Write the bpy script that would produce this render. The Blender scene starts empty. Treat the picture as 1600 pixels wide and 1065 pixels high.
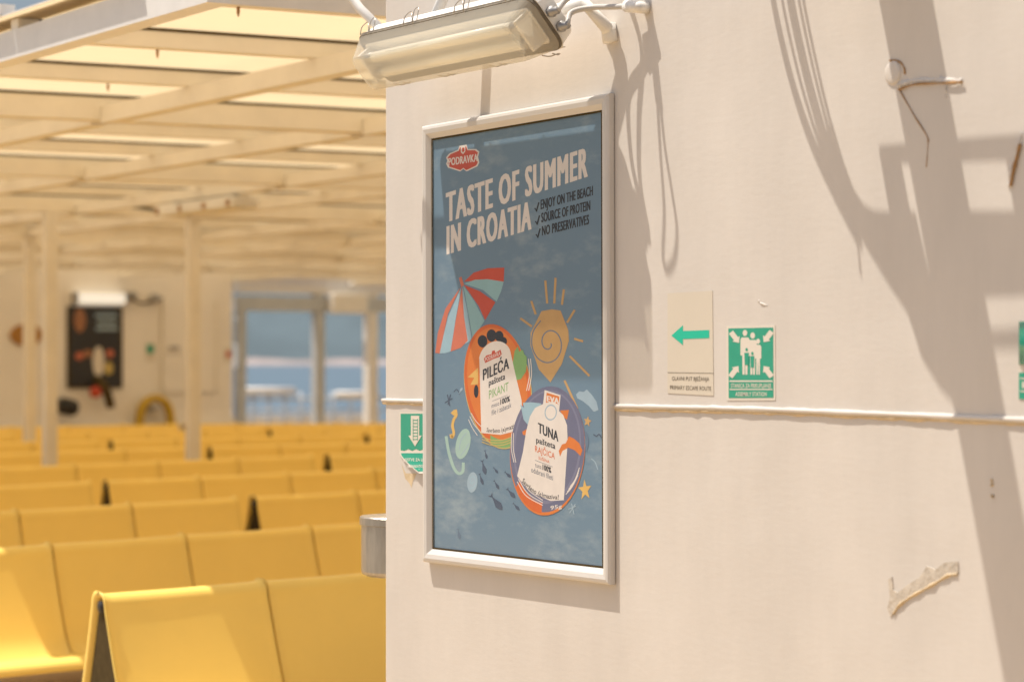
import bpy, bmesh, math, random
from mathutils import Vector
random.seed(7)
R = math.radians
S = bpy.context.scene
COL = S.collection

# ---------------------------------------------------------------- camera, world, sun, exposure
TH = R(32.4); SN, CS = math.sin(TH), math.cos(TH)
F = 3778.0; HZ = 560.0; EYE = 1.55
cd = bpy.data.cameras.new('camera'); cam = bpy.data.objects.new('camera', cd); COL.objects.link(cam)
cam.location = (0, 0, EYE); cam.rotation_euler = (R(90), 0, -TH)
cd.sensor_width = 36; cd.lens = F / 1600 * 36; cd.shift_y = (HZ - 532.5) / 1600
cd.clip_end = 20000; cd.clip_start = 0.1
cd.dof.use_dof = True; cd.dof.focus_distance = 5.35; cd.dof.aperture_fstop = 3.6
S.camera = cam
LD = Vector((-1, .986, 3.4)).normalized()          # direction to the sun
w = bpy.data.worlds.new('World'); S.world = w; w.use_nodes = True
nt = w.node_tree; bg = nt.nodes['Background']; sky = nt.nodes.new('ShaderNodeTexSky')
sky.sky_type = 'NISHITA'; sky.sun_disc = False
sky.sun_elevation = math.asin(LD.z); sky.sun_rotation = math.atan2(LD.x, LD.y)
sky.dust_density = 4.5
nt.links.new(sky.outputs[0], bg.inputs[0]); bg.inputs[1].default_value = 0.095
sl = bpy.data.lights.new('sun', 'SUN'); sl.energy = 4.6; sl.angle = R(.53); sl.color = (1, .93, .83)
so = bpy.data.objects.new('sun', sl); COL.objects.link(so)
so.rotation_euler = (-LD).to_track_quat('-Z', 'Y').to_euler(); so.location = (-3, 3, 12)
S.view_settings.view_transform = 'Standard'; S.view_settings.look = 'None'
S.view_settings.exposure = 0.27; S.view_settings.gamma = 1

# ---------------------------------------------------------------- helpers
def at_wall(x, y, p=0.0):
    """point of the deckhouse wall plane (p metres in front of it) that a photo pixel shows"""
    t = (x - 800) / F; d = (WX - p) / (SN + t * CS)
    return Vector((WX - p, d * (CS - t * SN), EYE + (HZ - y) / F * d))
WX = 2.9
def camber(X): u = max(0, min(12.5, X - 3)); return .03 * u - .0025 * u * u

def mat(name, col, rough=.6, metal=0, bump=0, bscale=40, vary=0, vscale=6, spec=.4, coat=0, stretch=(1, 1, 1)):
    m = bpy.data.materials.new(name); m.use_nodes = True
    n = m.node_tree.nodes; l = m.node_tree.links; b = n['Principled BSDF']
    b.inputs['Base Color'].default_value = (*col, 1); b.inputs['Roughness'].default_value = rough
    b.inputs['Metallic'].default_value = metal; b.inputs['Specular IOR Level'].default_value = spec
    b.inputs['Coat Weight'].default_value = coat; b.inputs['Coat Roughness'].default_value = .12
    tc = n.new('ShaderNodeTexCoord'); mp = n.new('ShaderNodeMapping'); l.new(tc.outputs['Object'], mp.inputs[0])
    mp.inputs['Scale'].default_value = stretch
    if vary:
        t = n.new('ShaderNodeTexNoise'); t.inputs['Scale'].default_value = vscale; t.inputs['Detail'].default_value = 6
        t.inputs['Roughness'].default_value = .65
        l.new(mp.outputs[0], t.inputs[0])
        r = n.new('ShaderNodeValToRGB'); e = r.color_ramp.elements
        e[0].position = .3; e[1].position = .72
        e[0].color = (*[max(0, c * (1 - vary)) for c in col], 1); e[1].color = (*[min(1, c * (1 + vary * .5)) for c in col], 1)
        l.new(t.outputs[0], r.inputs[0]); l.new(r.outputs[0], b.inputs['Base Color'])
    if bump:
        t = n.new('ShaderNodeTexNoise'); t.inputs['Scale'].default_value = bscale; t.inputs['Detail'].default_value = 4
        l.new(mp.outputs[0], t.inputs[0])
        bp = n.new('ShaderNodeBump'); bp.inputs['Strength'].default_value = bump; bp.inputs['Distance'].default_value = .004
        l.new(t.outputs[0], bp.inputs['Height']); l.new(bp.outputs[0], b.inputs['Normal'])
    return m

M = {}
def wall_material():
    m = mat('deckhouse_paint', (.645, .597, .54), .5, bump=.0, vary=.07, vscale=3.5, stretch=(1, 1.6, .45))
    n = m.node_tree.nodes; l = m.node_tree.links; b = n['Principled BSDF']
    tc = n.new('ShaderNodeTexCoord')
    a = n.new('ShaderNodeTexNoise'); a.inputs['Scale'].default_value = 90; a.inputs['Detail'].default_value = 3
    mp = n.new('ShaderNodeMapping'); mp.inputs['Scale'].default_value = (1, .35, 1); l.new(tc.outputs['Object'], mp.inputs[0]); l.new(mp.outputs[0], a.inputs[0])
    c = n.new('ShaderNodeTexNoise'); c.inputs['Scale'].default_value = 3.0; c.inputs['Detail'].default_value = 2; l.new(tc.outputs['Object'], c.inputs[0])
    b1 = n.new('ShaderNodeBump'); b1.inputs['Strength'].default_value = .24; b1.inputs['Distance'].default_value = .0013; l.new(a.outputs[0], b1.inputs['Height'])
    b2 = n.new('ShaderNodeBump'); b2.inputs['Strength'].default_value = .4; b2.inputs['Distance'].default_value = .012; l.new(c.outputs[0], b2.inputs['Height']); l.new(b1.outputs[0], b2.inputs['Normal'])
    l.new(b2.outputs[0], b.inputs['Normal'])
    return m
M['wall'] = wall_material()
M['white'] = mat('white_paint', (.78, .76, .72), .45, bump=.1, vary=.06, vscale=9)
M['frame'] = mat('frame_enamel', (.63, .60, .56), .3, vary=.03, vscale=12)
M['cream'] = mat('cream_beam_paint', (.80, .75, .66), .5, vary=.08, vscale=5)
M['yellow'] = mat('yellow_plastic', (.95, .67, .16), .42, vary=.05, vscale=3, bump=.05, bscale=120)
M['black'] = mat('black_rubber', (.025, .022, .02), .5)
M['dark'] = mat('dark_brown_matte', (.085, .06, .025), .9, vary=.25, vscale=30, spec=.1)
M['metal'] = mat('dull_aluminium', (.50, .46, .40), .38, .9, vary=.25, vscale=14, stretch=(3, 3, .5), bump=.1, bscale=30)
M['galv'] = mat('galvanised_steel', (.42, .41, .40), .5, .7, vary=.2, vscale=25)
M['rust'] = mat('rust_stain', (.42, .24, .10), .8, vary=.4, vscale=60)
M['ochre'] = mat('ochre_tan', (.66, .52, .33), .7, vary=.2, vscale=40)
M['deck'] = mat('deck_paint', (.50, .36, .20), .7, vary=.15, vscale=2, bump=.2, bscale=60)
M['cable'] = mat('grey_cable', (.50, .48, .45), .5)
M['wire'] = mat('steel_wire', (.45, .40, .34), .35, .8)
M['gasket'] = mat('gasket_rubber', (.16, .13, .09), .7, vary=.4, vscale=50)
M['tube'] = mat('lamp_tube_glass', (.86, .84, .76), .2)
M['green'] = mat('sign_green', (.035, .34, .22), .4, vary=.08, vscale=30)
M['arrow_green'] = mat('arrow_green', (.02, .50, .33), .4)
M['dkgreen'] = mat('lens_green', (.0, .22, .13), .2, coat=.5)
M['sticker'] = mat('sticker_cream', (.70, .64, .55), .45)
M['sticker2'] = mat('luminous_cream', (.64, .575, .47), .4, vary=.03)
M['ink'] = mat('dark_ink', (.03, .03, .035), .5)
M['sign_ink'] = mat('sign_lettering_ink', (.10, .075, .05), .5)

def link(o, parent=None, label=None, cat=None, group=None, kind=None):
    if o.name not in COL.objects: COL.objects.link(o)
    if parent: o.parent = parent
    if label: o['label'] = label
    if cat: o['category'] = cat
    if group: o['group'] = group
    if kind: o['kind'] = kind
    return o
def thing(name, label, cat, loc=(0, 0, 0), group=None):
    o = bpy.data.objects.new(name, None); o.location = loc; o.empty_display_size = .1
    return link(o, None, label, cat, group)
def local(parent):
    """world position of a parent (chain of plain translations)"""
    v = Vector((0, 0, 0))
    while parent: v += Vector(parent.location); parent = parent.parent
    return v
def obj(name, verts, faces, m, parent=None, smooth=False, **kw):
    """one mesh object; vertices are given in world space"""
    off = local(parent)
    me = bpy.data.meshes.new(name); me.from_pydata([Vector(v) - off for v in verts], [], faces)
    me.materials.append(M[m] if isinstance(m, str) else m)
    bm = bmesh.new(); bm.from_mesh(me); bmesh.ops.recalc_face_normals(bm, faces=bm.faces); bm.to_mesh(me); bm.free()
    if smooth:
        for p in me.polygons: p.use_smooth = True
    o = bpy.data.objects.new(name, me)
    return link(o, parent, **kw)
def bevel(o, w, seg=2):
    bm = bmesh.new(); bm.from_mesh(o.data)
    bmesh.ops.bevel(bm, geom=bm.edges[:], offset=w, segments=seg, affect='EDGES', profile=.5)
    bm.to_mesh(o.data); bm.free(); return o
def boxv(x0, x1, y0, y1, z0, z1):
    v = [(x, y, z) for x in (x0, x1) for y in (y0, y1) for z in (z0, z1)]
    return v, [(0, 1, 3, 2), (4, 6, 7, 5), (0, 4, 5, 1), (2, 3, 7, 6), (0, 2, 6, 4), (1, 5, 7, 3)]
def box(name, b, m, parent=None, bev=0, **kw):
    o = obj(name, *boxv(*b), m, parent, **kw)
    return bevel(o, bev) if bev else o
def tubev(pts, rad, seg=10, jit=0, squash=None):
    pts = [Vector(p) for p in pts]; n = len(pts); V = []; Fc = []
    up = Vector((0.13, .21, .97))
    for i, p in enumerate(pts):
        tg = (pts[min(i + 1, n - 1)] - pts[max(i - 1, 0)]).normalized()
        a = tg.cross(up).normalized(); b = tg.cross(a).normalized()
        r = rad[i] if isinstance(rad, (list, tuple)) else rad
        for k in range(seg):
            an = 2 * math.pi * k / seg; rr = r * (1 + random.uniform(-jit, jit))
            V.append(p + (a * math.cos(an) + b * math.sin(an)) * rr)
    for i in range(n - 1):
        for k in range(seg):
            k2 = (k + 1) % seg; Fc.append((i * seg + k, i * seg + k2, (i + 1) * seg + k2, (i + 1) * seg + k))
    Fc.append(tuple(range(seg))); Fc.append(tuple((n - 1) * seg + k for k in range(seg)))
    return V, Fc
def tube(name, pts, rad, m, parent=None, seg=10, jit=0, **kw):
    return obj(name, *tubev(pts, rad, seg, jit), m, parent, smooth=True, **kw)
def spline(pts, n=8):
    """Catmull-Rom through points"""
    P = [Vector(p) for p in pts]; P = [2 * P[0] - P[1]] + P + [2 * P[-1] - P[-2]]; out = []
    for i in range(1, len(P) - 2):
        for k in range(n):
            t = k / n; a, b, c, d = P[i - 1:i + 3]
            out.append(.5 * ((2 * b) + (c - a) * t + (2 * a - 5 * b + 4 * c - d) * t * t + (3 * b - a - 3 * c + d) * t ** 3))
    out.append(P[-2]); return out
def prism(name, poly, axis_vec, m, parent=None, **kw):
    """extrude a planar polygon along a vector"""
    n = len(poly); V = [Vector(p) for p in poly] + [Vector(p) + Vector(axis_vec) for p in poly]
    Fc = [tuple(range(n)), tuple(range(2 * n - 1, n - 1, -1))] + [(i, (i + 1) % n, n + (i + 1) % n, n + i) for i in range(n)]
    return obj(name, V, Fc, m, parent, **kw)
def flat(name, pix, m, parent, p, **kw):
    """flat print on the wall side: outline in photo pixels laid on the plane p in front of the wall"""
    return obj(name, [at_wall(x, y, p) for x, y in pix], [tuple(range(len(pix)))], m, parent, **kw)

_glyph = {}
def glyphs(s, bold, gap=1.0):
    if (s, bold, gap) in _glyph: return _glyph[(s, bold, gap)]
    c = bpy.data.curves.new('t', 'FONT'); c.body = s; c.offset = bold; c.space_character = gap; c.resolution_u = 3; c.fill_mode = 'FRONT'
    o = bpy.data.objects.new('t', c); COL.objects.link(o)
    dg = bpy.context.evaluated_depsgraph_get(); me = bpy.data.meshes.new_from_object(o.evaluated_get(dg), depsgraph=dg)
    r = ([v.co.copy() for v in me.vertices], [tuple(p.vertices) for p in me.polygons])
    bpy.data.objects.remove(o); bpy.data.curves.remove(c); bpy.data.meshes.remove(me)
    _glyph[(s, bold, gap)] = r; return r
def lettering(t_, a, b, cap, m, parent, p, bold=.0, mid=None, name='lettering', thick=0):
    """flat lettering: baseline from pixel a to pixel b (through mid if bent), capitals cap pixels tall, stems thickened by thick pixels"""
    V, Fc = glyphs(t_, min(bold, .012), 1.0 + (.17 if thick > 1 else .06 if thick else .03)); H = glyphs('H', 0)[0]; ch = max(v.y for v in H) - min(v.y for v in H)
    x0 = min(v.x for v in V); x1 = max(v.x for v in V); out = []; faces = []
    mx = mid or ((a[0] + b[0]) / 2, (a[1] + b[1]) / 2)
    c = (2 * mx[0] - (a[0] + b[0]) / 2, 2 * mx[1] - (a[1] + b[1]) / 2)
    cps = [(0, 0)] if not thick else [(sx * thick, sy * thick * .35) for sx in (-1, -.33, .33, 1) for sy in (-1, 1)]
    for q, (ox, oy) in enumerate(cps):
        base = len(out)
        for v in V:
            t = (v.x - x0) / (x1 - x0); h = v.y / ch * cap
            X = (1 - t) ** 2 * a[0] + 2 * t * (1 - t) * c[0] + t * t * b[0]; Y = (1 - t) ** 2 * a[1] + 2 * t * (1 - t) * c[1] + t * t * b[1]
            if mid:
                dx = 2 * (1 - t) * (c[0] - a[0]) + 2 * t * (b[0] - c[0]); dy = 2 * (1 - t) * (c[1] - a[1]) + 2 * t * (b[1] - c[1]); k = math.hypot(dx, dy)
                X += dy / k * h * .6; Y -= h * (dx / k * .4 + .6)
            else: Y -= h
            X += ox; Y += oy + ox * (b[1] - a[1]) / (b[0] - a[0])
            out.append(at_wall(X, Y, (p(X, Y) if callable(p) else p) + q * .000004))
        faces += [tuple(base + i for i in f) for f in Fc]
    return obj(name, out, faces, m, parent)

# ---------------------------------------------------------------- setting: sea, hills, deck
def grid_sheet(name, x0, x1, y0, y1, z, m, n=1, **kw):
    return obj(name, [(x0, y0, z), (x1, y0, z), (x1, y1, z), (x0, y1, z)], [(0, 1, 2, 3)], m, **kw)
M['sea'] = mat('sea_water', (.10, .15, .19), .4, bump=.5, bscale=.5)
M['hill'] = mat('far_hillside', (.10, .14, .16), .9, vary=.3, vscale=.004)
M['shore'] = mat('shore_town', (.36, .30, .28), .9, vary=.4, vscale=.02)
grid_sheet('sea', -9000, 9000, -9000, 9000, -9.5, 'sea', kind='structure')
hv = []; hf = []; N = 60
for i in range(N + 1):
    a = -1.2 + 2.9 * i / N; x = 4200 * math.sin(a); y = 4200 * math.cos(a)
    h = 150 + 60 * math.sin(i * .45) + 35 * math.sin(i * 1.3 + 1) + random.uniform(-8, 8)
    hv += [(x, y, -12), (x * 1.06, y * 1.06, h * .55), (x * 1.2, y * 1.2, h), (x * 1.5, y * 1.5, -12)]
for i in range(N):
    for k in range(3): hf.append((4 * i + k, 4 * i + 4 + k, 4 * i + 5 + k, 4 * i + 1 + k))
obj('hills', hv, hf, 'hill', smooth=True, kind='structure')
hv = []; hf = []
for i in range(40):
    a = .15 + .75 * i / 39; x = 4120 * math.sin(a); y = 4120 * math.cos(a)
    hv += [(x, y, -12), (x * 1.012, y * 1.012, -2 + random.uniform(0, 7))]
for i in range(39): hf.append((2 * i, 2 * i + 2, 2 * i + 3, 2 * i + 1))
obj('shore', hv, hf, 'shore', kind='structure')
dv = []; df = []
xs = [-5] + [3 + .75 * i for i in range(18)] + [18.5]
for x in xs: dv += [(x, -8, camber(x)), (x, 31, camber(x))]
for i in range(len(xs) - 1): df.append((2 * i, 2 * i + 2, 2 * i + 3, 2 * i + 1))
obj('deck', dv, df, 'deck', kind='structure')

# ---------------------------------------------------------------- deckhouse wall
WY = at_wall(600, 560).y
house = thing('deckhouse', 'white painted steel deckhouse wall with a weld seam and old scars', 'wall', (WX, WY, 0))
box('wall_panel', (WX, WX + 3.2, -3, WY, .0, 3.9), 'wall', house, bev=.012)
seam = spline([at_wall(x, y, .001) for x, y in ((598, 625), (700, 628), (850, 632), (1020, 635.5), (1150, 638), (1300, 643.5), (1450, 649.5), (1600, 656), (1800, 664))], 14)
tube('weld_seam', seam, [.0052 * random.uniform(.85, 1.15) for _ in seam], 'wall', house, 8, .08)
tube('bounce_dirt_line', [v + Vector((.002, 0, -.0062)) for v in seam], [.0042 * random.uniform(.7, 1.25) for _ in seam], 'ochre', house, 8, .1)  # bounce-lit, dirty underside of the bead, put into a tan tube
def scar(pix, rad, m='wall', p=.0, name='weld_scar', jit=.3, n=7):
    if m == 'wall': p -= rad * .5
    pts = spline([at_wall(x, y, p) for x, y in pix], n)
    pts = [q + Vector((0, random.uniform(-1, 1), random.uniform(-1, 1))) * rad * .12 for q in pts]
    return tube(name, pts, [rad * (1 + .22 * math.sin(k * .7 + rad * 900) + random.uniform(-.08, .08)) for k in range(len(pts))], m, house, 9, jit)
M['chip'] = mat('chipped_paint', (.58, .51, .42), .8, vary=.25, vscale=45, bump=.6, bscale=70)
ch = [(1389, 905), (1394, 900), (1397, 922), (1404, 926), (1420, 912), (1437, 900), (1450, 884), (1462, 888), (1478, 878), (1497, 877), (1500, 889), (1494, 899), (1478, 901), (1460, 913), (1440, 923), (1424, 934), (1412, 937), (1404, 950), (1394, 962), (1388, 950), (1391, 930)]
ch = [(x + random.uniform(-1.5, 1.5), y + random.uniform(-1.5, 1.5)) for x, y in ch]
prism('chipped_patch', [at_wall(x, y, -.001) for x, y in ch], (-.0028, 0, 0), 'chip', house)
scar(((1396, 958), (1405, 945), (1424, 931), (1442, 921), (1462, 910), (1480, 899), (1496, 896)), .0026, 'ochre', .001, 'rust_streak', .2)
# cut-off boss with its weld line and rust
c = at_wall(1396, 114, 0); N = 28; V = []; Fc = []
for r, p in ((.022, 0), (.021, .002), (.018, .0035), (.009, .0037)):
    V += [c + Vector((-p, r * math.cos(6.2832 * k / N) * random.uniform(.96, 1.04), r * math.sin(6.2832 * k / N))) for k in range(N)]
for j in range(3):
    for k in range(N): Fc.append((j * N + k, j * N + (k + 1) % N, (j + 1) * N + (k + 1) % N, (j + 1) * N + k))
Fc.append(tuple(3 * N + k for k in range(N)))
obj('cut_boss', V, Fc, 'wall', house, smooth=True)
scar([(1396 + 18 * math.cos(a), 114 + 20 * math.sin(a)) for a in [k * .5 - 1.9 for k in range(5)]], .0016, 'rust', .001, 'rust_ring', .3, 5)
scar(((1406, 134), (1425, 128), (1450, 126), (1475, 126), (1505, 127)), .006)
scar(((1404, 140), (1430, 132), (1470, 130), (1504, 128)), .0016, 'rust', .004, 'rust_streak')
scar(((1478, 122), (1480, 140), (1479, 152)), .0035)
scar(((1405, 140), (1428, 180), (1448, 212), (1450, 222)), .0011, 'rust', .001, 'rust_streak', .2)
scar(((1450, 215), (1449, 240), (1447, 262)), .0006, 'rust', .0006, 'rust_streak', .2)
scar(((1598, 205), (1590, 240), (1582, 270), (1579, 292)), .005, 'wall', .0)
scar(((1594, 225), (1586, 255), (1579, 290)), .0028, 'rust', .003, 'rust_streak')
scar(((1550, 748), (1551, 758)), .003, 'ochre'); scar(((1550, 774), (1553, 775)), .003, 'ochre')
scar(((1186, 470), (1190, 474), (1200, 477)), .0022)

# ---------------------------------------------------------------- poster in its frame
PC = [(663, 197), (955, 148), (959, 911), (664, 878)]
pd = thing('poster_display', 'tall blue summer advertising poster in a white mitred snap frame on the deckhouse wall', 'poster', at_wall(811, 890))
FP = .020; PP = .007
outer = [at_wall(x, y, .0) for x, y in ((669, 196.5), (960, 148), (963, 911), (670, 878))]
cen = sum(outer, Vector()) / 4
eY = ((outer[0] - outer[1]) + (outer[3] - outer[2])).normalized(); eZ = ((outer[0] - outer[3]) + (outer[1] - outer[2])).normalized()
HW = ((outer[0] - outer[1]).length + (outer[3] - outer[2]).length) / 4; HH = ((outer[0] - outer[3]).length + (outer[1] - outer[2]).length) / 4
print('poster size', 2 * HW, 2 * HH)
def pf(a, b, p): return cen + eY * a + eZ * b + Vector((-p, 0, 0))
RW = .033
prof = [(0, .002), (0, .014), (.004, .0185), (.010, FP), (.020, .0185), (RW - .004, .012), (RW, .0085), (RW, .002)]   # (inset, height)
cor = [(1, 1), (-1, 1), (-1, -1), (1, -1)]
for i in range(4):
    (s0, t0), (s1, t1) = cor[i], cor[(i + 1) % 4]; V = []; n = len(prof)
    for (s, t) in ((s0, t0), (s1, t1)):
        V += [pf(s * (HW - q), t * (HH - q), h) for q, h in prof]
    o = obj('frame_rail', V, [tuple(range(n)), tuple(range(2 * n - 1, n - 1, -1))] + [(k, (k + 1) % n, n + (k + 1) % n, n + k) for k in range(n)], 'frame', pd)
for i in range(4):
    (s0, t0), (s1, t1) = cor[i], cor[(i + 1) % 4]; q0 = RW - .001; q1 = RW + .0035
    obj('inner_gap_shade', [pf(s0 * (HW - q0), t0 * (HH - q0), .0097), pf(s1 * (HW - q0), t1 * (HH - q0), .0097), pf(s1 * (HW - q1), t1 * (HH - q1), .0100), pf(s0 * (HW - q1), t0 * (HH - q1), .0100)], [(0, 1, 2, 3)], 'dark', pd)  # dark strip painting the shaded gap inside the frame rails
box('back_board', (WX - .0022, WX - .0004, cen.y - HW + .004, cen.y + HW - .004, cen.z - HH + .006, cen.z + HH - .006), 'dark', pd)

def poster_material():
    m = mat('poster_print', (.20, .30, .39), .45, spec=.3)
    n = m.node_tree.nodes; l = m.node_tree.links; b = n['Principled BSDF']
    tc = n.new('ShaderNodeTexCoord')
    mp = n.new('ShaderNodeMapping'); mp.inputs['Rotation'].default_value = (R(28), 0, 0); mp.inputs['Scale'].default_value = (1, 1, 2.6); l.new(tc.outputs['Object'], mp.inputs[0])
    t = n.new('ShaderNodeTexNoise'); t.inputs['Scale'].default_value = 9; t.inputs['Detail'].default_value = 9; t.inputs['Roughness'].default_value = .7; l.new(mp.outputs[0], t.inputs[0])
    big = n.new('ShaderNodeTexNoise'); big.inputs['Scale'].default_value = 3.2; big.inputs['Detail'].default_value = 2; l.new(tc.outputs['Object'], big.inputs[0])
    mu = n.new('ShaderNodeMath'); mu.operation = 'MULTIPLY'; l.new(t.outputs[0], mu.inputs[0]); l.new(big.outputs[0], mu.inputs[1])
    r = n.new('ShaderNodeValToRGB'); e = r.color_ramp.elements
    e[0].position = .25; e[0].color = (.15, .235, .315, 1); e[1].position = .46; e[1].color = (.31, .38, .42, 1)
    l.new(mu.outputs[0], r.inputs[0]); l.new(r.outputs[0], b.inputs['Base Color'])
    return m
M['poster'] = poster_material()
sheet = obj('poster_sheet', [pf(s * (HW - .026), t * (HH - .026), PP) for s, t in cor], [(0, 1, 2, 3)], 'poster', pd)
for k, (nm, col, kw) in {
    'p_white': ('print_white', (.74, .68, .62), {}), 'p_black': ('print_black', (.022, .022, .028), {}), 'p_red': ('print_red', (.55, .075, .035), {}),
    'p_coral': ('print_coral', (.58, .17, .10), {}), 'p_aqua': ('print_aqua', (.27, .46, .48), {}), 'p_orange': ('print_orange', (.62, .13, .02), {}),
    'p_orange2': ('print_light_orange', (.66, .19, .03), {}), 'p_sun': ('print_sun_ochre', (.55, .34, .13), {}), 'p_violet': ('print_violet', (.15, .155, .24), {}),
    'p_violet2': ('print_pale_violet', (.20, .20, .29), {}), 'p_mint': ('print_mint', (.36, .52, .46), {}), 'p_green': ('print_leaf_green', (.22, .40, .14), {}),
    'p_slate': ('print_slate', (.075, .10, .15), {}), 'p_yellow': ('print_yellow', (.70, .44, .12), {}), 'p_sky': ('print_sky_blue', (.32, .48, .56), {}),
    'p_deep': ('print_line_blue', (.13, .19, .27), {}), 'p_pale': ('print_pale_blue', (.33, .44, .52), {}), 'p_gold': ('print_gold', (.55, .42, .14), {})}.items():
    M[k] = mat(nm, col, .45, spec=.3, vary=.06, vscale=25, **kw)
LAY = [PP + .0002]
def nxt(): LAY[0] += .000008; return LAY[0]
def restart(q=.0002): LAY[0] = PP + q
def art(name, pix, m, **kw): return flat(name, pix, m, sheet, nxt(), **kw)
def stroke(name, pix, wd, m, sm=True, taper=False):
    """a drawn line of pixel width wd"""
    P = [Vector((x, y, 0)) for x, y in pix]
    if sm and len(P) > 2: P = spline(P, 5)
    L = []; Q = []
    for i, q in enumerate(P):
        d = (P[min(i + 1, len(P) - 1)] - P[max(i - 1, 0)]).normalized(); nn = Vector((-d.y, d.x, 0))
        ww = wd * (1 - .75 * i / (len(P) - 1)) if taper else wd
        L.append(q + nn * ww / 2); Q.append(q - nn * ww / 2)
    p = nxt(); V = [at_wall(v.x, v.y, p) for v in L + Q]; n = len(P)
    return obj(name, V, [(i, i + 1, n + i + 1, n + i) for i in range(n - 1)], m, sheet)
def oval(cx, cy, rx, ry, rot=0, n=48, a0=0, a1=360):
    o = []; c, s = math.cos(R(rot)), math.sin(R(rot))
    for k in range(n):
        a = R(a0 + (a1 - a0) * k / (n if a1 - a0 == 360 else n - 1)); x = rx * math.cos(a); y = ry * math.sin(a); o.append((cx + x * c - y * s, cy + x * s + y * c))
    return o
# brand badge
bx = [(697, 246), (702, 240), (716, 234), (718, 228), (729, 226), (731, 233), (744, 233), (749, 237), (747, 245), (749, 254), (746, 260), (729, 268), (724, 264), (719, 268), (700, 262), (697, 256), (699, 251)]
art('badge_border', bx, 'p_white')
bc = (723, 250)
art('badge_field', [(bc[0] + (x - bc[0]) * .91, bc[1] + (y - bc[1]) * .89) for x, y in bx], 'p_red')
art('badge_heart', [(720, 229), (727, 228), (727, 237), (723.5, 241), (720, 238)], 'p_white'); art('badge_heart', [(722, 231), (725.5, 230.5), (725.5, 236), (723.5, 238.5), (722, 236.5)], 'p_red')
lettering('PODRAVKA', (701, 259), (746, 252), 11.5, 'p_white', sheet, nxt(), 0, thick=.35)
lettering('TASTE OF SUMMER', (698, 347), (917, 276), 45, 'p_white', sheet, nxt(), 0, thick=1.45); nxt(); nxt(); nxt(); nxt()
lettering('IN CROATIA', (699, 397), (829, 358), 43, 'p_white', sheet, nxt(), 0, thick=1.45)
for s, a, b in (('ENJOY ON THE BEACH', (845, 327), (926, 305)), ('SOURCE OF PROTEIN', (846, 347.5), (922, 328)), ('NO PRESERVATIVES', (847, 368), (920, 350))):
    lettering(s, a, b, 14.5, 'p_black', sheet, nxt(), 0, thick=.42)
    x, y = a; stroke('check_mark', [(x - 9.5, y - 2), (x - 7, y + 3.5), (x - 3, y - 11)], 2.2, 'p_black', False)
# parasol
restart()
art('parasol_panel', [(725, 440), (740, 426), (762, 419), (788, 418), (787, 440), (760, 437)], 'p_red')
art('parasol_panel', [(725, 443), (742, 437), (762, 436), (787, 440), (783, 455), (776, 471), (755, 453)], 'p_aqua')
art('parasol_panel', [(725, 445), (750, 455), (774, 472), (766, 486), (758, 500), (748, 478)], 'p_red')
art('parasol_panel', [(724, 446), (741, 470), (757, 501), (749, 514), (738, 527), (731, 485)], 'p_aqua')
art('parasol_panel', [(723, 448), (731, 490), (737, 528), (734, 533), (727, 537), (722, 490)], 'p_sky')
art('parasol_panel', [(722, 448), (725, 495), (731, 532), (720, 543), (704, 549), (712, 500)], 'p_coral')
art('parasol_panel', [(721, 448), (712, 498), (704, 549), (695, 551.5), (686, 552), (700, 495)], 'p_sky')
art('parasol_panel', [(720, 448), (700, 490), (687, 552), (680, 551), (684, 520), (696, 482)], 'p_coral')
art('parasol_tip', [(717, 434), (721, 432), (725, 445), (721, 449)], 'p_coral')
# sun
art('sun_disc', [(846, 486), (862, 483), (876, 485), (888, 516), (889, 532), (878, 568), (860, 597), (842, 577), (829, 540), (829, 520)], 'p_sun')
sp = [(858 + (3 + 1.75 * k) * math.cos(k * .62) * .92, 536 + (3.5 + 2.1 * k) * math.sin(k * .62)) for k in range(18)]
stroke('sun_spiral', sp, 1.8, 'p_deep')
for a in (((852, 438), (855, 474)), ((868, 434), (866, 474)), ((881, 452), (878, 476)), ((830, 470), (837, 491)), ((813, 497), (831, 510)), ((898, 484), (886, 504)), ((897, 529), (911, 533)), ((890, 556), (921, 587)), ((882, 594), (902, 638))):
    stroke('sun_ray', a, 3.4, 'p_sun', False)
# clouds and beach doodles
restart()
art('cloud_print', [(900, 616), (905, 611), (912, 612), (917, 608), (926, 618), (932, 627), (935, 640), (928, 643), (920, 634), (910, 626), (902, 622)], 'p_pale')
stroke('snorkel', [(697, 681), (701, 705), (708, 728), (716, 739), (723, 736), (724, 722)], 4.6, 'p_mint')
art('mask_print', oval(723.5, 693, 11, 24, 12), 'p_mint'); stroke('mask_line', [(729, 676), (721, 686), (717, 703)], 1.2, 'p_pale'); stroke('mask_line', [(733, 692), (727, 702), (720, 711)], 1.2, 'p_pale')
art('shell_print', oval(738, 753, 8, 16, 5), 'p_pale'); stroke('shell_line', [(738 + (1 + .55 * k) * math.cos(k * .7), 751 + (1.6 + .85 * k) * math.sin(k * .7)) for k in range(13)], 1.1, 'p_sky')
stroke('seahorse', [(711, 641), (713, 648), (709, 655), (707, 665), (709, 676), (706, 683), (704, 678)], 4.2, 'p_yellow'); art('seahorse_head', [(704, 645), (709, 640), (714, 639), (715, 648), (709, 649)], 'p_yellow')
for a in (((699, 616), (703, 634)), ((695, 629), (707, 622)), ((704, 616), (700, 632))): stroke('star_doodle', a, 1.8, 'p_slate', False)
stroke('bird_doodle', [(709, 612), (713, 608), (716, 611), (718, 616)], 1.2, 'p_slate')
stroke('bird_doodle', [(927, 678), (932, 681), (936, 678), (940, 684)], 1.6, 'p_slate'); stroke('bird_doodle', [(924, 716), (930, 722), (934, 733)], 1.6, 'p_pale')
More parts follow.
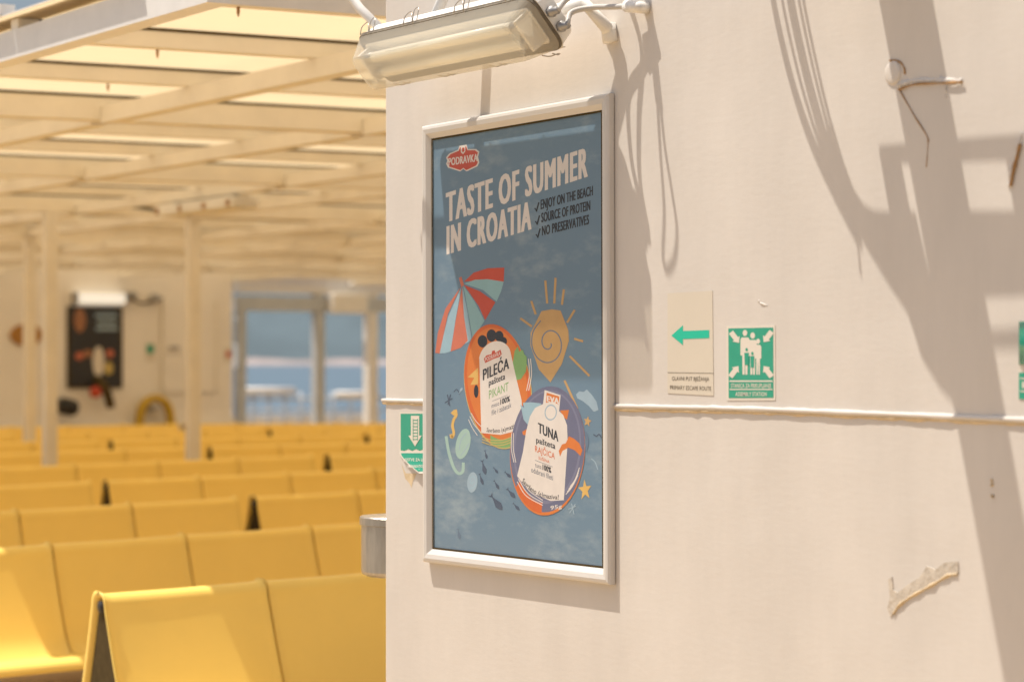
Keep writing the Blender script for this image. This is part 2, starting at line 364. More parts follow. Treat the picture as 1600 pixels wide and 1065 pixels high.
def fish(x, y, l, wd, ang, m):
    c, s = math.cos(R(ang)), math.sin(R(ang)); P = [(0, -.06), (.25, -.2), (.6, -.5), (.85, -.3), (1, 0), (.85, .3), (.6, .5), (.25, .2), (0, .06), (-.22, .42), (-.12, 0), (-.22, -.42)]
    art('fish_print', [(x + u * l * c - v * wd * s, y + u * l * s + v * wd * c) for u, v in P], m)
for x, y, l, wd, a, m in ((754, 722, 20, 7, 76, 'p_slate'), (758, 705, 12, 4, 76, 'p_slate'), (750, 742, 16, 5, 72, 'p_slate'), (772, 731, 10, 4, 52, 'p_slate'), (773, 752, 14, 5, 60, 'p_slate'), (790, 738, 11, 5, 42, 'p_slate'),
                         (794, 765, 17, 7, 48, 'p_slate'), (769, 776, 26, 11, 52, 'p_slate'), (803, 787, 13, 5, 48, 'p_slate'), (716, 828, 14, 6, 80, 'p_deep'), (718, 613, 9, 4, -60, 'p_pale')): fish(x, y, l, wd, a, m)
art('starfish', [(914 + (15 if k % 2 == 0 else 6) * math.cos(R(36 * k - 95)) * .72, 765 + (17 if k % 2 == 0 else 7) * math.sin(R(36 * k - 95))) for k in range(10)], 'p_yellow')
art('starfish', [(918 + (9 if k % 2 == 0 else 4) * math.cos(R(36 * k - 80)) * .72, 658 + (9 if k % 2 == 0 else 4) * math.sin(R(36 * k - 80))) for k in range(10)], 'p_sun')
for a in (((888, 795), (900, 790)), ((893, 786), (897, 803)), ((890, 801), (899, 787))): stroke('star_doodle', a, 1.6, 'p_pale', False)
art('ring_print', oval(913, 690, 7, 17), 'p_deep'); art('ring_hole', oval(913, 690, 3, 9), 'poster')
# first tin
restart(.0005)
art('tin_rim', oval(778, 604, 52, 98, -8), 'p_gold'); art('tin_rim', oval(777.5, 602, 51, 96.5, -8), 'p_orange'); art('tin_lid', oval(777, 599, 46, 88, -8), 'p_orange2')
art('tin_rim_band', oval(778, 604, 51, 96, -8, 24, 52, 118) + oval(777, 600, 46, 87, -8, 24, 118, 52), 'p_green')
for k, q in enumerate((0, 5, 10)): stroke('tin_fine_print', [(732 + q * .4, 655 - q), (738 + q * .6, 668 - q), (746 + q, 680 - q)], 1.1, 'p_white')
for q in (0, 3.2): stroke('tin_fine_print', [(829 - q, 560), (830.5 - q, 585), (826 - q, 610)], 1.3, 'p_white')
for x, y, r in ((754, 533, 8), (768, 524, 8), (780, 525, 7), (787, 533, 5.5)): art('comb_print', oval(x, y, r * .95, r * 1.2), 'p_black')
art('tail_print', [(800, 575), (804, 548), (809, 541), (811, 549), (817, 546), (819, 553), (823, 557), (823, 568), (822, 580), (814, 592), (806, 594)], 'p_green')
art('beak_print', [(747, 574), (731, 589), (741, 590), (735, 601), (747, 600)], 'p_yellow'); art('wattle_print', oval(744, 611, 3.5, 10), 'p_black')
art('tin_label', [(749, 560)] + [(773 + 25 * math.cos(R(a)), 560 + 27 * math.sin(R(a)) - (a - 270) * .07) for a in range(190, 351, 10)] + [(807, 592), (815, 625), (817, 660), (806, 673), (782, 679), (752, 676)], 'p_white')
for q in (0, 4, 8): stroke('tin_stripe', [(753, 682 + q), (768, 687 + q), (785, 687 + q), (800, 682 + q)], 1.5, 'p_gold')
art('badge_field', [(756, 560), (760, 555), (768, 553), (769, 548), (773, 547), (774, 551), (782, 546), (784, 553), (781, 557), (770, 561), (758, 567)], 'p_red')
lettering('PODRAVKA', (758, 564.5), (782, 554.5), 6, 'p_white', sheet, nxt(), .02)
lettering('PILEĆA', (755, 594), (795, 575.5), 17, 'p_black', sheet, nxt(), 0, thick=.5)
lettering('pašteta', (764, 602.5), (789, 592), 9.5, 'p_black', sheet, nxt(), 0, thick=.3)
lettering('PIKANT', (764, 623), (794.5, 609.5), 13, 'p_green', sheet, nxt(), .006)
stroke('label_rule', [(769, 626.5), (793, 617)], .6, 'p_slate', False)
lettering('meso', (768, 637), (780, 632.5), 6.5, 'p_slate', sheet, nxt()); lettering('100%', (782, 632), (796.5, 626.5), 8.5, 'p_black', sheet, nxt(), 0, thick=.3)
lettering('file i zabatak', (768, 649), (799, 636), 8, 'p_slate', sheet, nxt())
lettering('Savršeno (e)maziva!', (760, 674), (812, 664), 6.5, 'p_black', sheet, nxt(), .01, mid=(784, 674.5))
# second tin
art('tin_rim', oval(855.5, 704, 58.5, 101, 4), 'p_orange2'); art('tin_rim', oval(855.5, 701.5, 58, 98.5, 4), 'p_violet'); art('tin_lid', oval(855, 698, 53, 89, 4), 'p_violet2')
art('tin_lid', oval(855, 697, 50, 85, 4), 'p_violet')
art('tin_rim_band', oval(855, 703, 57, 99, 4, 20, 92, 142) + oval(855, 700, 49, 86, 4, 20, 142, 92), 'p_orange')
for q in (0, 4, 8): stroke('tin_fine_print', [(808 + q * .5, 752 - q), (822 + q * .6, 774 - q), (848, 789 - q)], 1.2, 'p_white')
for q in (0, 4, 8, 12): stroke('tin_fine_print', [(884 + q * .55, 772 - q), (894 + q * .4, 760 - q), (903 + q * .2, 742 - q)], 1.2, 'p_white')
for q in (0, 3): stroke('tin_fine_print', [(799.5 + q, 676), (799 + q, 700), (803 + q, 722)], 1.1, 'p_white')
lettering('95g', (860, 796), (878, 793), 6, 'p_white', sheet, nxt(), .03)
art('fin_print', [(826, 665), (818, 655), (815, 640), (813, 632), (819, 637), (817, 629), (830, 628), (846, 630), (836, 645)], 'p_sky')
art('fin_print', [(875, 641), (889, 640), (886, 655), (881, 652)], 'p_orange2')
art('fin_print', [(816, 674), (823, 670), (824, 680), (817, 679)], 'p_orange2')
art('tin_label', [(808, 743), (817, 706), (822, 674), (828, 650), (836, 637), (848, 631), (864, 633), (880, 648), (886, 664), (887, 690), (885, 720), (881, 781), (860, 782), (835, 771), (818, 757)], 'p_white')
art('tail_fin', [(884, 692), (889, 681), (897, 685), (905, 692), (910, 703), (907, 712), (898, 703), (888, 699), (879, 704), (875, 713), (873, 704), (878, 694)], 'p_orange2')
art('logo_shield', [(851, 609), (876, 617), (873, 648), (868, 658), (858, 657), (849, 648), (848, 636)], 'p_white'); art('logo_field', [(854, 613), (874, 619), (873, 632), (864, 627), (853, 629)], 'p_orange2')
art('logo_oval', oval(860.5, 644, 9.5, 12.5, 5), 'p_pale'); art('logo_oval', oval(860.5, 644, 8, 10.5, 5), 'p_white')
lettering('EVA', (855, 627), (873, 631), 9, 'p_white', sheet, nxt(), 0, thick=.6)
lettering('TUNA', (841, 675.5), (872, 689.5), 15.5, 'p_black', sheet, nxt(), 0, thick=.5)
lettering('pašteta', (838, 691), (867.5, 701), 9, 'p_black', sheet, nxt(), 0, thick=.3)
lettering('RAJČICA', (836, 705), (867, 717), 9.2, 'p_orange', sheet, nxt(), .01)
lettering('SUŠENA', (841.5, 717), (858.5, 723.5), 4.6, 'p_orange', sheet, nxt(), .01)
stroke('label_rule', [(836, 718.5), (863.5, 729)], .6, 'p_slate', False)
lettering('tuna', (836, 729), (846, 732.5), 7, 'p_slate', sheet, nxt()); lettering('100%', (848, 733.5), (861, 738.5), 8.5, 'p_black', sheet, nxt(), 0, thick=.3)
lettering('odabrani fileti', (830, 737), (864, 750), 8, 'p_slate', sheet, nxt())
lettering('Savršeno (e)maziva!', (815, 752), (873, 779.5), 7, 'p_black', sheet, nxt(), .01, mid=(840, 773))
# clear cover sheet
m = bpy.data.materials.new('clear_cover'); m.use_nodes = True; n = m.node_tree.nodes; l = m.node_tree.links
g = n.new('ShaderNodeBsdfGlossy'); g.inputs['Roughness'].default_value = .09; tr = n.new('ShaderNodeBsdfTransparent'); mx = n.new('ShaderNodeMixShader'); mx.inputs[0].default_value = .05
l.new(tr.outputs[0], mx.inputs[1]); l.new(g.outputs[0], mx.inputs[2]); l.new(mx.outputs[0], n['Material Output'].inputs[0]); M['cover'] = m
CP = PP + .0024
obj('cover_sheet', [pf(s * (HW - .027), t * (HH - .027), CP) for s, t in cor], [(0, 1, 2, 3)], 'cover', pd)

# ---------------------------------------------------------------- stickers on the wall
def sticker(name, label, pix, m, p=.0009, cat='sign'):
    t = thing(name, label, cat, at_wall(*pix[-1]))
    V = [at_wall(x, y, p) for x, y in pix]; n = len(V); B = [v + Vector((p * .8, 0, 0)) for v in V]
    obj('panel', V + B, [tuple(range(n))] + [(i, (i + 1) % n, n + (i + 1) % n, n + i) for i in range(n)], m, t)
    return t
t = sticker('escape_route_sign', 'cream sticker with a green arrow and two lines of escape route lettering', [(1043, 458), (1113, 454), (1115, 618), (1043, 614)], 'sticker2')
flat('arrow', [(1049, 524), (1067, 508), (1067, 517), (1108, 515.5), (1108, 528), (1067, 529.5), (1067, 539)], 'arrow_green', t, .0013)
flat('divider_line', [(1043, 581.5), (1115, 582.5), (1115, 583.2), (1043, 582.2)], 'sign_ink', t, .0013)
lettering('GLAVNI PUT BJEŽANJA', (1050, 594), (1108, 595), 6, 'sign_ink', t, .0013)
lettering('PRIMARY ESCAPE ROUTE', (1047, 608), (1111, 610), 6.2, 'sign_ink', t, .0013)
t = sticker('assembly_station_sign', 'green assembly station sticker showing a group of people and four corner arrows', [(1135, 509), (1211, 507.5), (1211.5, 625), (1136, 625.5)], 'sticker')
flat('green_field', [(1138, 513), (1208, 511.5), (1208.5, 621), (1138.5, 621.5)], 'green', t, .0013)
def fig(cx, hy, r, sh, hip, foot, wd, e=0):
    flat('person_symbol', oval(cx, hy, r, r * 1.35, 0, 18), 'sticker', t, .0015 + e)
    flat('person_symbol', [(cx - wd, sh + 3), (cx - wd + 2, sh), (cx + wd - 2, sh), (cx + wd, sh + 3), (cx + wd, hip), (cx + wd * .6, hip), (cx + wd * .55, foot), (cx + .6, foot), (cx, hip + 2), (cx - .6, foot), (cx - wd * .55, foot), (cx - wd * .6, hip), (cx - wd, hip)], 'sticker', t, .0015 + e)
fig(1164, 520, 3.6, 527, 555, 585, 7); fig(1176, 524, 3.6, 531, 556, 585, 6.5, .00005); fig(1184.5, 533, 3, 538.5, 560, 585, 5, .0001)
for x, hy, sh, ft, wd in ((1166.5, 546, 551, 570, 3.6), (1175.5, 552, 556, 574, 3)):
    flat('child_symbol', oval(x, hy, 1.9, 2.6, 0, 14), 'green', t, .0019); flat('child_symbol', [(x - wd, sh), (x + wd, sh), (x + wd * .8, ft), (x - wd * .8, ft)], 'green', t, .0019)
def corner_arrow(cx, cy, dx, dy):
    d = Vector((dx, dy)).normalized(); q = Vector((-d.y, d.x)); P = []
    for a, b in ((-13, -4.5), (0, -4.5), (0, -8), (8, 0), (0, 8), (0, 4.5), (-13, 4.5)): v = Vector((cx, cy)) + d * a + q * b * .9; P.append((v.x, v.y))
    flat('corner_arrow', P, 'sticker', t, .0016)
corner_arrow(1150, 529, .75, 1); corner_arrow(1198, 528, -.75, 1); corner_arrow(1149, 578, .75, -1); corner_arrow(1198, 578, -.75, -1)
flat('rule', [(1140, 594), (1207, 594), (1207, 596.3), (1140, 596.3)], 'sticker', t, .0016); flat('rule', [(1140, 607.3), (1207, 607.3), (1207, 609), (1140, 609)], 'sticker', t, .0016)
lettering('STANICA ZA PRIKUPLJANJE', (1142, 605.5), (1205, 605.5), 6.5, 'sticker', t, .0016, .02); lettering('ASSEMBLY STATION', (1149, 618.5), (1198, 618.5), 6.2, 'sticker', t, .0016, .02)
# peeling ladder sticker: the lower corner curls away from the wall
t = thing('embarkation_ladder_sign', 'peeling green sticker with a white ladder arrow beside the poster frame', 'sign', at_wall(645, 735))
def curl(x, y): return .013 * max(0, (y - 703) / 36) ** 1.6 * (1 if x < 655 else max(.3, 1 - (x - 655) / 30))
def torn(name, xl, y0, y1, m, e, n=9):
    V = []
    for k in range(n + 1):
        y = y0 + (y1 - y0) * k / n
        for j in range(4): x = xl(y) + (673 - xl(y)) * j / 3; V.append(at_wall(x, y, e + curl(x, y)))
    return obj(name, V, [(4 * k + j, 4 * k + j + 1, 4 * k + j + 5, 4 * k + j + 4) for k in range(n) for j in range(3)], m, t, smooth=True)
def edge(y): return 624 if y < 708 else 624 + 31 * ((y - 708) / 31) ** 1.35
torn('panel', edge, 643, 739, 'sticker', .0008, 30)
flat('green_field', [(626, 646), (673, 646), (673, 701)] + [(668 - k * 6, 704 if k % 2 == 0 else 701) for k in range(7)] + [(626, 703)], 'green', t, .0012)
torn('green_field', lambda y: edge(y) + 2.2, 707.5, 736, 'green', .0012, 12)
flat('ladder_arrow', [(642, 649), (655, 649), (655, 680), (659, 680), (648.5, 697), (638, 680), (642, 680)], 'sticker', t, .0018)
for k in range(7): flat('rung', [(645.3, 655.5 + k * 5), (652, 655.5 + k * 5), (652, 656.7 + k * 5), (645.3, 656.7 + k * 5)], 'green', t, .0021)
for x in (645, 652): flat('ladder_stile', [(x, 654), (x + .8, 654), (x + .8, 688), (x, 688)], 'green', t, .0021)
lettering('LJESTVE ZA UKRCAJ', (630, 720), (676, 720), 4.5, 'sticker', t, lambda x, y: .0015 + curl(x, y), .01); lettering('EMBARKATION LADDER', (637, 730), (680, 730), 4.2, 'sticker', t, lambda x, y: .0015 + curl(x, y), .01)
flat('torn_backing', [(627, 724), (634, 739), (651, 739), (645, 752), (643, 762), (640, 755), (633, 747)], 'ochre', t, .0004)
# the sign cut by the picture's right border
t = sticker('green_wall_sign', 'dark green domed sign with a smaller green sticker underneath it', [(1592, 501), (1680, 497), (1680, 627), (1592, 624)], 'sticker', .0006)
V = []; Fc = []; n = 10
for j in range(2):
    for k in range(n + 1):
        q = at_wall(1592 if j == 0 else 1680, 502 + 68 * k / n, .002 + .018 * math.sin(math.pi * k / n)); V.append(q)
for k in range(n): Fc.append((k, k + 1, n + 2 + k, n + 1 + k))
Fc += [tuple(range(n + 1))]
obj('green_dome', V, Fc, 'dkgreen', t, smooth=True)
flat('green_field', [(1592, 582), (1680, 581), (1680, 626), (1592, 623)], 'green', t, .0013)
for a, b in ((590, 592), (610, 612)): flat('pale_rule', [(1594, a), (1674, a), (1674, b), (1594, b)], 'sticker', t, .0017)
flat('pale_mark', [(1597, 596), (1601, 596), (1601, 606), (1597, 606)], 'sticker', t, .0017)

# ---------------------------------------------------------------- wall lamp
m = bpy.data.materials.new('frosted_diffuser'); m.use_nodes = True; n = m.node_tree.nodes; l = m.node_tree.links
b = n['Principled BSDF']; b.inputs['Base Color'].default_value = (.88, .84, .74, 1); b.inputs['Roughness'].default_value = .25
tl = n.new('ShaderNodeBsdfTranslucent'); tl.inputs[0].default_value = (.92, .87, .74, 1); m1 = n.new('ShaderNodeMixShader'); m1.inputs[0].default_value = .5
tr = n.new('ShaderNodeBsdfTransparent'); tr.inputs[0].default_value = (.98, .96, .90, 1); mx = n.new('ShaderNodeMixShader'); mx.inputs[0].default_value = .60
l.new(b.outputs[0], m1.inputs[1]); l.new(tl.outputs[0], m1.inputs[2]); l.new(m1.outputs[0], mx.inputs[1]); l.new(tr.outputs[0], mx.inputs[2]); l.new(mx.outputs[0], n['Material Output'].inputs[0]); M['diffuser'] = m
LO = Vector((WX - .142, 4.58, EYE + .700))
lamp = thing('wall_lamp', 'white fluorescent deck lamp with yellowed clear cover tilted above the poster', 'lamp', LO)
U = Vector((.65, 0, -.76)); NN = Vector((-.76, 0, -.65)); A = Vector((0, 1, 0))
def lp(a, u, h): return LO + A * a + U * u + NN * h
def rrect(ha, hu, h, rr, n=6):
    o = []
    for sa, su, a0 in ((1, 1, 0), (-1, 1, 90), (-1, -1, 180), (1, -1, 270)):
        for k in range(n + 1):
            an = R(a0 + 90 * k / n); o.append(lp(sa * (ha - rr) + rr * math.cos(an), su * (hu - rr) + rr * math.sin(an), h))
    return o
def loft(name, loops, m, parent, cap0=True, cap1=True, smooth=False):
    n = len(loops[0]); V = [v for L in loops for v in L]; Fc = []
    for j in range(len(loops) - 1):
        for k in range(n): Fc.append((j * n + k, j * n + (k + 1) % n, (j + 1) * n + (k + 1) % n, (j + 1) * n + k))
    if cap0: Fc.append(tuple(range(n)))
    if cap1: Fc.append(tuple((len(loops) - 1) * n + k for k in range(n)))
    return obj(name, V, Fc, m, parent, smooth)
loft('housing', [rrect(.36, .055, -.050, .025), rrect(.368, .062, -.044, .03), rrect(.374, .067, -.006, .03), rrect(.377, .070, -.004, .032)], 'white', lamp)
loft('gasket', [rrect(.3745, .0675, -.0035, .031), rrect(.3745, .0675, .004, .031)], 'gasket', lamp)
loft('diffuser', [rrect(.373, .066, .0045, .03), rrect(.371, .064, .010, .03), rrect(.340, .046, .066, .022), rrect(.335, .041, .070, .02)], 'diffuser', lamp, cap0=False)
loft('reflector', [rrect(.35, .045, .006, .01), rrect(.35, .045, .009, .01)], 'white', lamp)
for u in (-.02, .022):
    tb = tube('lamp_tube', [lp(-.30, u, .032), lp(.30, u, .032)], .0125, 'tube', lamp, 12)
    for s in (-1, 1): tube('tube_cap', [lp(s * .30, u, .032), lp(s * .325, u, .032)], .0132, 'galv', tb, 12)
for s in (-1, 1): obj('tube_holder', [lp(s * (.33 + da), u, h) for da in (0, .01) for u in (-.038, .038) for h in (.010, .046)], boxv(0, 1, 0, 1, 0, 1)[1], 'white', lamp)
for side in (-1, 1):
    for a in (-.31, -.10, .12, .32):
        u = side * .0705; s = side
        c = tube('latch_clip', spline([lp(a - .02, u, .008), lp(a - .016, u + s * .012, -.004), lp(a - .006, u + s * .016, -.016), lp(a + .006, u + s * .016, -.016), lp(a + .016, u + s * .012, -.004), lp(a + .02, u, .008)], 4), .0013, 'wire', lamp, 6)
        tube('latch_loop', spline([lp(a - .009, u - s * .004, -.012), lp(a - .010, u + s * .010, -.030), lp(a, u + s * .014, -.038), lp(a + .010, u + s * .010, -.030), lp(a + .009, u - s * .004, -.012)], 4), .0012, 'wire', c, 6)
for u in (-.012, .026):
    gd = tube('cable_gland', [lp(-.372, u, -.018), lp(-.386, u, -.018), lp(-.387, u, -.018), lp(-.402, u, -.018)], [.012, .012, .0085, .0085], 'galv', lamp, 6)
# carrying arms: one runs up past the corner, the other to a foot on the wall
tube('mounting_arm', [lp(.30, .0, -.036), LO + Vector((-.02, .40, .12)), LO + Vector((-.06, .52, .26)), LO + Vector((-.10, .62, .38))], .011, 'white', lamp, 12)
tube('mounting_arm', [lp(.22, .02, -.036), Vector((WX - .05, 4.72, EYE + .90)), Vector((WX + .02, 4.70, EYE + 1.0))], .013, 'white', lamp, 12)
tube('mounting_arm', [lp(-.22, .0, -.036), Vector((WX - .055, 4.20, EYE + .745)), at_wall(948, 44, .025), at_wall(952, 55, -.005)], .014, 'white', lamp, 12)
tube('arm_foot', [at_wall(950, 38, .012), at_wall(954, 66, .010)], .017, 'white', lamp, 12)
cb = thing('lamp_cable', 'grey cable curving from the lamp end to a stub on the wall', 'cable', at_wall(1000, 12))
tube('cable', spline([lp(-.400, .026, -.018), at_wall(893, 20, .09), at_wall(925, 12, .055), at_wall(960, 11, .04), at_wall(984, 10, .03)], 8), .006, 'cable', cb)
tube('wall_stub', [at_wall(978, 10, .03), at_wall(1002, 12, .022), at_wall(1012, 13, -.002)], .0125, 'white', cb, 14)
tube('cable', spline([lp(-.400, -.012, -.018), at_wall(885, 0, .11), at_wall(915, -18, .08), at_wall(960, -28, .04), at_wall(970, -30, -.002)], 8), .006, 'cable', cb)

# ---------------------------------------------------------------- unseen casters above the wall, added and shaped for its shadows
ZB = EYE + .86
def above(x, y, z=ZB):
    """the point at height z that shades the wall point seen at pixel x, y"""
    q = at_wall(x, y); s = (z - q.z) / LD.z; return q + LD * s
def plate(name, pix, th, m, parent, z=ZB): return prism(name, [above(x, y, z) for x, y in pix], (0, 0, th), m, parent)
gan = thing('shadow_caster_bracket', 'unseen white bracket with arm and bars, shaped to shade the deckhouse wall', 'bracket', (WX, 3.6, ZB))  # added out of view; plates take the outlines of the wall shadows
plate('caster_beam', [(1368, -30), (1448, -30), (1660, 1180), (1590, 1180)], .03, 'white', gan)
plate('caster_arm', [(1300, 200), (1318, 262), (1334, 306), (1350, 330), (1366, 339), (1394, 341), (1430, 341), (1470, 520), (1500, 640), (1470, 610), (1440, 560), (1428, 520), (1418, 490), (1385, 440), (1352, 385), (1335, 345), (1316, 300), (1290, 215)], .012, 'white', gan, ZB - .02)
plate('caster_bar', [(1374, 234), (1620, 214), (1620, 250), (1380, 258)], .008, 'white', gan, ZB + .04)
plate('caster_side', [(1374, 240), (1404, 240), (1424, 345), (1392, 345)], .008, 'white', gan, ZB - .03)
plate('caster_plate', [(1440, 336), (1640, 336), (1640, 462), (1530, 466), (1480, 470)], .008, 'white', gan, ZB - .03)
plate('caster_bar', [(1520, 522), (1640, 518), (1640, 545), (1526, 548)], .008, 'white', gan, ZB + .02)
plate('caster_end', [(1572, 250), (1620, 250), (1640, 340), (1586, 340)], .008, 'white', gan, ZB - .03)
cab = thing('shadow_caster_cables', 'unseen cable bundle laid out to cast shadows on the deckhouse wall', 'cable', (WX, 3.7, ZB))  # unseen cables, traced back from their shadows on the wall
for k, (r, dx) in enumerate(((.008, 0), (.004, 14), (.011, 27), (.004, 40), (.004, 47))):
    tube('cable', spline([above(1203 + dx, -30), above(1216 + dx, 40), above(1238 + dx * .95, 130), above(1266 + dx * .8, 215), above(1300 + dx * .5, 290), above(1342 + dx * .2, 372)], 6), r, 'cable', cab, 8)
tube('cable', spline([above(1335, 350), above(1341, 385), above(1345, 430)], 6), .003, 'cable', cab, 8)
lc = thing('shadow_caster_loop', 'thin unseen cable loop laid out above the lamp stub for its wall shadow', 'cable', (WX, 4.1, ZB))
tube('cable', spline([above(1008, -40), above(1016, 30), above(1024, 100), above(1032, 165), above(1039, 230), above(1050, 300), above(1058, 360), above(1054, 405), above(1042, 422), above(1036, 400), above(1038, 330), above(1032, 240), above(1028, 170)], 6), .0042, 'cable', lc, 8)
tube('caster_conduit', [above(1008, -40), above(1016, 30), above(1030, 165)], .011, 'white', lc, 10)

# ---------------------------------------------------------------- ash bin round the corner
AB = Vector((WX + .125, WY + .135, EYE - .545))
t = thing('ash_bin', 'dull aluminium drum shaped ash bin mounted round the corner of the deckhouse', 'bin', AB)
def ring(r, z, n=36): return [AB + Vector((r * math.cos(6.28318 * k / n), r * math.sin(6.28318 * k / n), z)) for k in range(n)]
loft('drum', [ring(.088, .0), ring(.098, .006), ring(.1, .012), ring(.1, .128)], 'metal', t, smooth=False)
loft('lid', [ring(.101, .1275), ring(.104, .129), ring(.104, .147), ring(.101, .150), ring(.085, .151)], 'metal', t)
box('mounting_plate', (AB.x - .03, AB.x + .03, WY - .004, AB.y - .095, AB.z - .012, AB.z + .10), 'galv', t)

# ---------------------------------------------------------------- benches
BT = .812; SW = .5525
prof = [(.004, BT + .008), (-.016, BT + .010), (-.030, BT - .002), (-.037, BT - .03), (-.060, BT - .10), (-.092, BT - .19), (-.123, BT - .27), (-.15, BT - .33), (-.185, BT - .372), (-.22, BT - .388), (-.33, BT - .380), (-.43, BT - .362), (-.49, BT - .358), (-.515, BT - .368), (-.522, BT - .39)]
P2 = spline([(0, y, z) for y, z in prof], 3)
def shell_mesh():
    n = len(P2); xs = [0, .006, .03, .15, .28, .40, SW - .038, SW - .012, SW - .006]; sink = [.010, .003, 0, -.001, -.002, -.001, 0, .003, .010]; V = []; Fc = []
    for th in (0, .011):
        for x, s in zip(xs, sink):
            for i, q in enumerate(P2):
                d = (P2[min(i + 1, n - 1)] - P2[max(i - 1, 0)]).normalized(); nn = Vector((0, d.z, -d.y))   # into the shell
                v = q + nn * (min(s, .010) + th * (1 if th == 0 else 1)); V.append((x, v.y, v.z))
    c = len(xs)
    for t_ in range(2):
        for j in range(c - 1):
            for i in range(n - 1):
                a = t_ * c * n + j * n + i; Fc.append((a, a + 1, a + n + 1, a + n))
    o = c * n
    for j in (0, c - 1):
        for i in range(n - 1): a = j * n + i; Fc.append((a, a + 1, o + a + 1, o + a))
    for i in (0, n - 1):
        for j in range(c - 1): a = j * n + i; Fc.append((a, a + n, o + a + n, o + a))
    me = bpy.data.meshes.new('seat_shell'); me.from_pydata(V, [], Fc); me.materials.append(M['yellow'])
    bm = bmesh.new(); bm.from_mesh(me); bmesh.ops.recalc_face_normals(bm, faces=bm.faces); bm.to_mesh(me); bm.free()
    for p in me.polygons: p.use_smooth = True
    return me
SHELL = shell_mesh()
NB = 4; BL = NB * SW
def simple(name, V, Fc, m, smooth=False):
    me = bpy.data.meshes.new(name); me.from_pydata([tuple(v) for v in V], [], Fc); me.materials.append(M[m])
    bm = bmesh.new(); bm.from_mesh(me); bmesh.ops.recalc_face_normals(bm, faces=bm.faces); bm.to_mesh(me); bm.free()
    for p in me.polygons: p.use_smooth = smooth
    return me
backs = [q for q in P2 if q.z > BT - .36 and q.z < BT - .004]
ep = [Vector((.012, q.y + .012, q.z)) for q in backs] + [Vector((.012, -q.y - .012, q.z)) for q in reversed(backs)]
ne = len(ep)
ENDGAP = simple('end_gap_shade', ep + [v + Vector((.012, 0, 0)) for v in ep], [tuple(range(ne)), tuple(range(2 * ne - 1, ne - 1, -1))] + [(i, (i + 1) % ne, ne + (i + 1) % ne, ne + i) for i in range(ne)], 'dark')  # dark filler in the open bench end, its inner shade put into the colour
TUBE = simple('top_tube', *tubev([(.004, 0, BT - .018), (BL - .01, 0, BT - .018)], .019, 12), 'black', True)
BEAM = simple('seat_beam', *boxv(.03, BL - .04, -.03, .03, .36, .41), 'galv')
LEG = simple('leg', *tubev([(0, -.34, .0), (0, -.30, .36), (0, -.28, .425), (0, .28, .425), (0, .30, .36), (0, .34, .0)], .02, 8), 'galv', True)
def bench(X, Y, label):
    t = thing('double_bench', label, 'bench', (X, Y, camber(X)), 'yellow back-to-back benches in rows under the canopy')
    tilt = math.atan2(camber(X + BL) - camber(X), BL); t.rotation_euler = (0, -tilt, 0)
    def add(name, me, loc=(0, 0, 0), rz=0):
        o = bpy.data.objects.new(name, me); o.location = loc; o.rotation_euler = (0, 0, rz); link(o, t)
    for k in range(NB):
        add('seat_shell', SHELL, (k * SW, 0, 0)); add('seat_shell', SHELL, ((k + 1) * SW - .006, 0, 0), math.pi)
    add('end_gap_shade', ENDGAP); add('end_gap_shade', ENDGAP, (BL - .045, 0, 0)); add('top_tube', TUBE); add('seat_beam', BEAM); add('leg', LEG, (.18, 0, 0)); add('leg', LEG, (BL - .2, 0, 0))
ordinal = ['first', 'second', 'third', 'fourth', 'fifth', 'sixth', 'seventh', 'eighth', 'ninth', 'tenth', 'eleventh']
cols = [2.90, 5.19, 7.50, 9.78, 12.0, 14.3]
def project(X, Y, Z):
    d = X * SN + Y * CS; r = X * CS - Y * SN; return 800 + r / d * F, HZ - (Z - EYE) / d * F
for r_ in range(9):
    Y = 6.89 + 1.80 * r_
    for c_, X in enumerate(cols):
        x0 = project(X, Y + .5, 1)[0]; x1 = project(X + BL, Y - .5, 1)[0]
        if x1 < -60 or x0 > 640: continue
        bench(X, Y, 'yellow double bench, %s row from the ash bin, %s column from canopy edge' % (ordinal[r_], ordinal[c_]))

# ---------------------------------------------------------------- canopy
RZ = EYE + .95
m = bpy.data.materials.new('translucent_roof_sheet'); m.use_nodes = True; n = m.node_tree.nodes; l = m.node_tree.links
b = n['Principled BSDF']; b.inputs['Base Color'].default_value = (.82, .78, .68, 1); b.inputs['Roughness'].default_value = .5
tl = n.new('ShaderNodeBsdfTranslucent'); tl.inputs[0].default_value = (.88, .79, .63, 1); mx = n.new('ShaderNodeMixShader'); mx.inputs[0].default_value = .72
l.new(b.outputs[0], mx.inputs[1]); l.new(tl.outputs[0], mx.inputs[2]); l.new(mx.outputs[0], n['Material Output'].inputs[0]); M['sheet'] = m
EX = 2.76; X1 = 17.5
roof = thing('deck_canopy', 'cream steel canopy with translucent sheets over the yellow benches', 'canopy', (EX, 9.15, 0))
def rc(X): return .4 * camber(X)
def bar_x(name, Y, z0, z1, wy, xa=EX, xb=X1, m='cream'):
    xs = [xa + (xb - xa) * i / 8 for i in range(9)]; V = []; Fc = []
    for x in xs: V += [(x, Y - wy / 2, z0 + rc(x)), (x, Y + wy / 2, z0 + rc(x)), (x, Y + wy / 2, z1 + rc(x)), (x, Y - wy / 2, z1 + rc(x))]
    for i in range(8):
        for k in range(4): a = 4 * i + k; b_ = 4 * i + (k + 1) % 4; Fc.append((a, b_, b_ + 4, a + 4))
    Fc += [(0, 1, 2, 3), (32, 33, 34, 35)]
    return obj(name, V, Fc, m, roof)
mains = [9.15 + 3.08 * i for i in range(7)]
Y0 = 6.15; Y1 = 28.2
for Y in mains: bar_x('main_beam', Y, RZ, RZ + .085, .10)
py = Y0 + .12
purl = []
